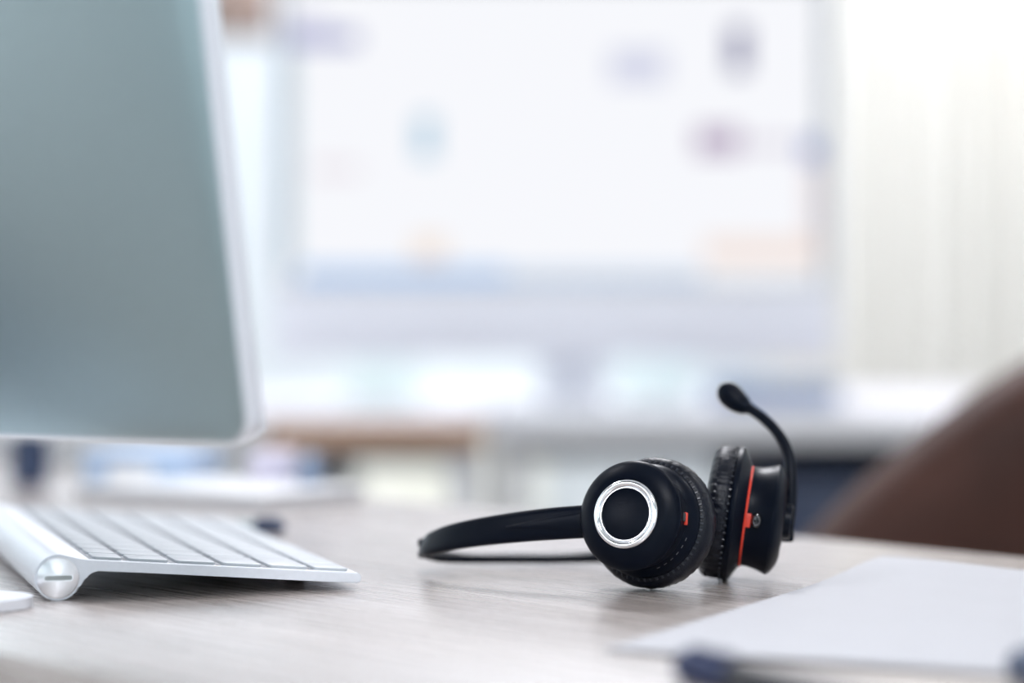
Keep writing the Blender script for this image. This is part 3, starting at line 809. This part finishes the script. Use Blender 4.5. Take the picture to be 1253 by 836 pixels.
# small things on and under the far desks
def simple(name, lab, cat, px, py_top, py_bot, wpx, Y, m, depth=0.06, base=DB, m2=None):
    x = (px - 626.5) * Y / F; h = (py_bot - py_top) * Y / F; w = wpx * Y / F
    t = thing(name, lab, cat, (x, Y, base))
    bm = bmesh.new(); box(bm, (0, 0, h * 0.44), (w, depth, h * 0.88), bev=min(0.003, h * 0.2)); obj('body', bm, m, t)
    bm = bmesh.new(); box(bm, (0, 0, h * 0.94), (w * 1.02, depth * 1.02, h * 0.12), bev=min(0.001, h*0.05)); obj('lid', bm, m2 or m, t)
    return t
m_slate = mat('slate_blue_plastic', (0.22, 0.29, 0.42), 0.5, noise_scale=20, noise_amt=0.05)
m_mint = mat('pale_mint_card', (0.76, 0.87, 0.82), 0.6, noise_scale=20, noise_amt=0.04)
simple('storage_box', 'slate blue desk tray on the far desk behind the microphone', 'box', 945, 470, 498, 150, 2.62, m_slate, 0.10)
simple('storage_box', 'pale mint card box on the far desk left of the computer stand', 'box', 470, 428, 490, 84, 2.75, m_mint, 0.10)
simple('storage_box', 'pale mint card box on the far desk right of the computer stand', 'box', 800, 430, 490, 90, 2.75, m_mint, 0.10)
simple('card_box', 'lavender card box standing at the far edge of the near desk', 'box', 335, 548, 600, 50, 1.53, m_lavender, 0.05, base=D)
simple('card_box', 'narrow slate blue box standing right of the lavender box on the near desk', 'box', 380, 550, 602, 22, 1.50, m_slate, 0.04, base=D)
cr = thing('cabinet', 'low cream cabinet against the back wall, seen under the wood-edged desk', 'cabinet', (-0.155, 4.36, 0))
bm = bmesh.new(); box(bm, (0, 0, 0.345), (0.40, 0.40, 0.65), bev=0.003); obj('body', bm, m_yellowish, cr)
bm = bmesh.new(); box(bm, (0, -0.005, 0.68), (0.42, 0.42, 0.02), bev=0.003); obj('top', bm, m_yellowish, cr)
bm = bmesh.new(); box(bm, (0, 0.01, 0.01), (0.36, 0.34, 0.02)); obj('plinth', bm, m_dark, cr)
for sx in (-1, 1):
    bm = bmesh.new(); box(bm, (sx * 0.099, -0.208, 0.345), (0.192, 0.016, 0.63), bev=0.002); dd = obj('door', bm, m_yellowish, cr)
    bm = bmesh.new(); box(bm, (sx * 0.02, -0.224, 0.36), (0.010, 0.014, 0.10), bev=0.002); obj('handle', bm, m_alu, dd)
# dark drawer unit under the right far desk
du = thing('drawer_unit', 'dark slate drawer unit under the far white desk, right of the headset', 'drawers', (0.42, 2.62, 0))
bm = bmesh.new(); box(bm, (0, 0, 0.36), (0.36, 0.46, 0.70), bev=0.004); obj('body', bm, m_slate2, du)
for k in range(3):
    bm = bmesh.new(); box(bm, (0, -0.239, 0.135 + 0.23 * k), (0.35, 0.018, 0.215), bev=0.003); dr = obj('drawer', bm, m_slate2, du)
    bm = bmesh.new(); box(bm, (0, -0.256, 0.20 + 0.23 * k), (0.12, 0.014, 0.012), bev=0.003); obj('handle', bm, m_alu, dr)

# pendant lamp, top left gap
pl = thing('pendant_lamp', 'brown woven pendant lampshade hanging beside the far computer, top left', 'lamp', ((306 - 626.5) * 3.3 / F, 3.3, RZ))
zb_ = D + CH + (390 - 42) * 3.3 / F - RZ
bm = bmesh.new(); lathe(bm, [(0.070, zb_), (0.066, zb_ + 0.02), (0.055, zb_ + 0.12), (0.030, zb_ + 0.17), (0.028, zb_ + 0.168), (0.052, zb_ + 0.118), (0.063, zb_ + 0.02), (0.067, zb_)], 48, closed=True); obj('lamp_shade', bm, m_shade, pl)
bm = bmesh.new(); lathe(bm, [(0.0, zb_ + 0.10), (0.010, zb_ + 0.10), (0.014, zb_ + 0.14), (0.0145, zb_ + 0.176), (0.003, zb_ + 0.182), (0.003, -0.02), (0.04, -0.015), (0.045, -0.001), (0, -0.001)], 24); obj('cord', bm, m_dark, pl)

# curtain beside the back window
cu = thing('curtain', 'cream curtain hanging in soft folds on the back wall, right of the far computer', 'curtain', (0.98, 4.42, 0))
bm = bmesh.new(); NX = 160; top = []; bot = []
def cy(u): return 0.020 * math.sin(u * 2 * PI * 11) + 0.012 * math.sin(u * 2 * PI * 27 + 1)
xw = (0.46, 1.30)
for off_ in (0.0, 0.004):
    for z0, lst in ((2.60, top), (0.06, bot)):
        lst.append([bm.verts.new((xw[0] + (xw[1]-xw[0]) * k / NX - 0.98, cy(k / NX) * (0.6 if z0 > 1 else 1) + off_, z0)) for k in range(NX + 1)])
for k in range(NX):
    bm.faces.new((top[0][k], top[0][k+1], bot[0][k+1], bot[0][k])); bm.faces.new((top[1][k], bot[1][k], bot[1][k+1], top[1][k+1]))
    bm.faces.new((top[0][k], top[1][k], top[1][k+1], top[0][k+1])); bm.faces.new((bot[0][k], bot[0][k+1], bot[1][k+1], bot[1][k]))
bm.faces.new((top[0][0], bot[0][0], bot[1][0], top[1][0])); bm.faces.new((top[0][NX], top[1][NX], bot[1][NX], bot[0][NX]))
obj('cloth', bm, m_greygreen, cu, angle=80)
bm = bmesh.new(); tube(bm, [(-0.56, 0.0, 2.62), (0.35, 0.0, 2.62)], 0.012, 16); obj('rail', bm, m_white, cu)

# added lamp out of view, standing in for sunlight on the curtain
fl = thing('added_glow_lamp', 'added globe lamp out of view, standing in for sunlight on the cream curtain', 'lamp', (1.02, 4.12, 0))
bm = bmesh.new(); lathe(bm, [(0, 0), (0.14, 0), (0.14, 0.015), (0.02, 0.03), (0, 0.03)], 40); obj('base', bm, m_white, fl)
bm = bmesh.new(); lathe(bm, [(0, 0.03), (0.011, 0.03), (0.011, 1.42), (0, 1.42)], 20); obj('pole', bm, m_white, fl)
bm = bmesh.new(); bmesh.ops.create_uvsphere(bm, u_segments=48, v_segments=32, radius=0.10)
for v in bm.verts: v.co.z += 1.51
obj('glow_globe', bm, emis('glow_emission', (1.0, 0.93, 0.84), 5.0), fl)
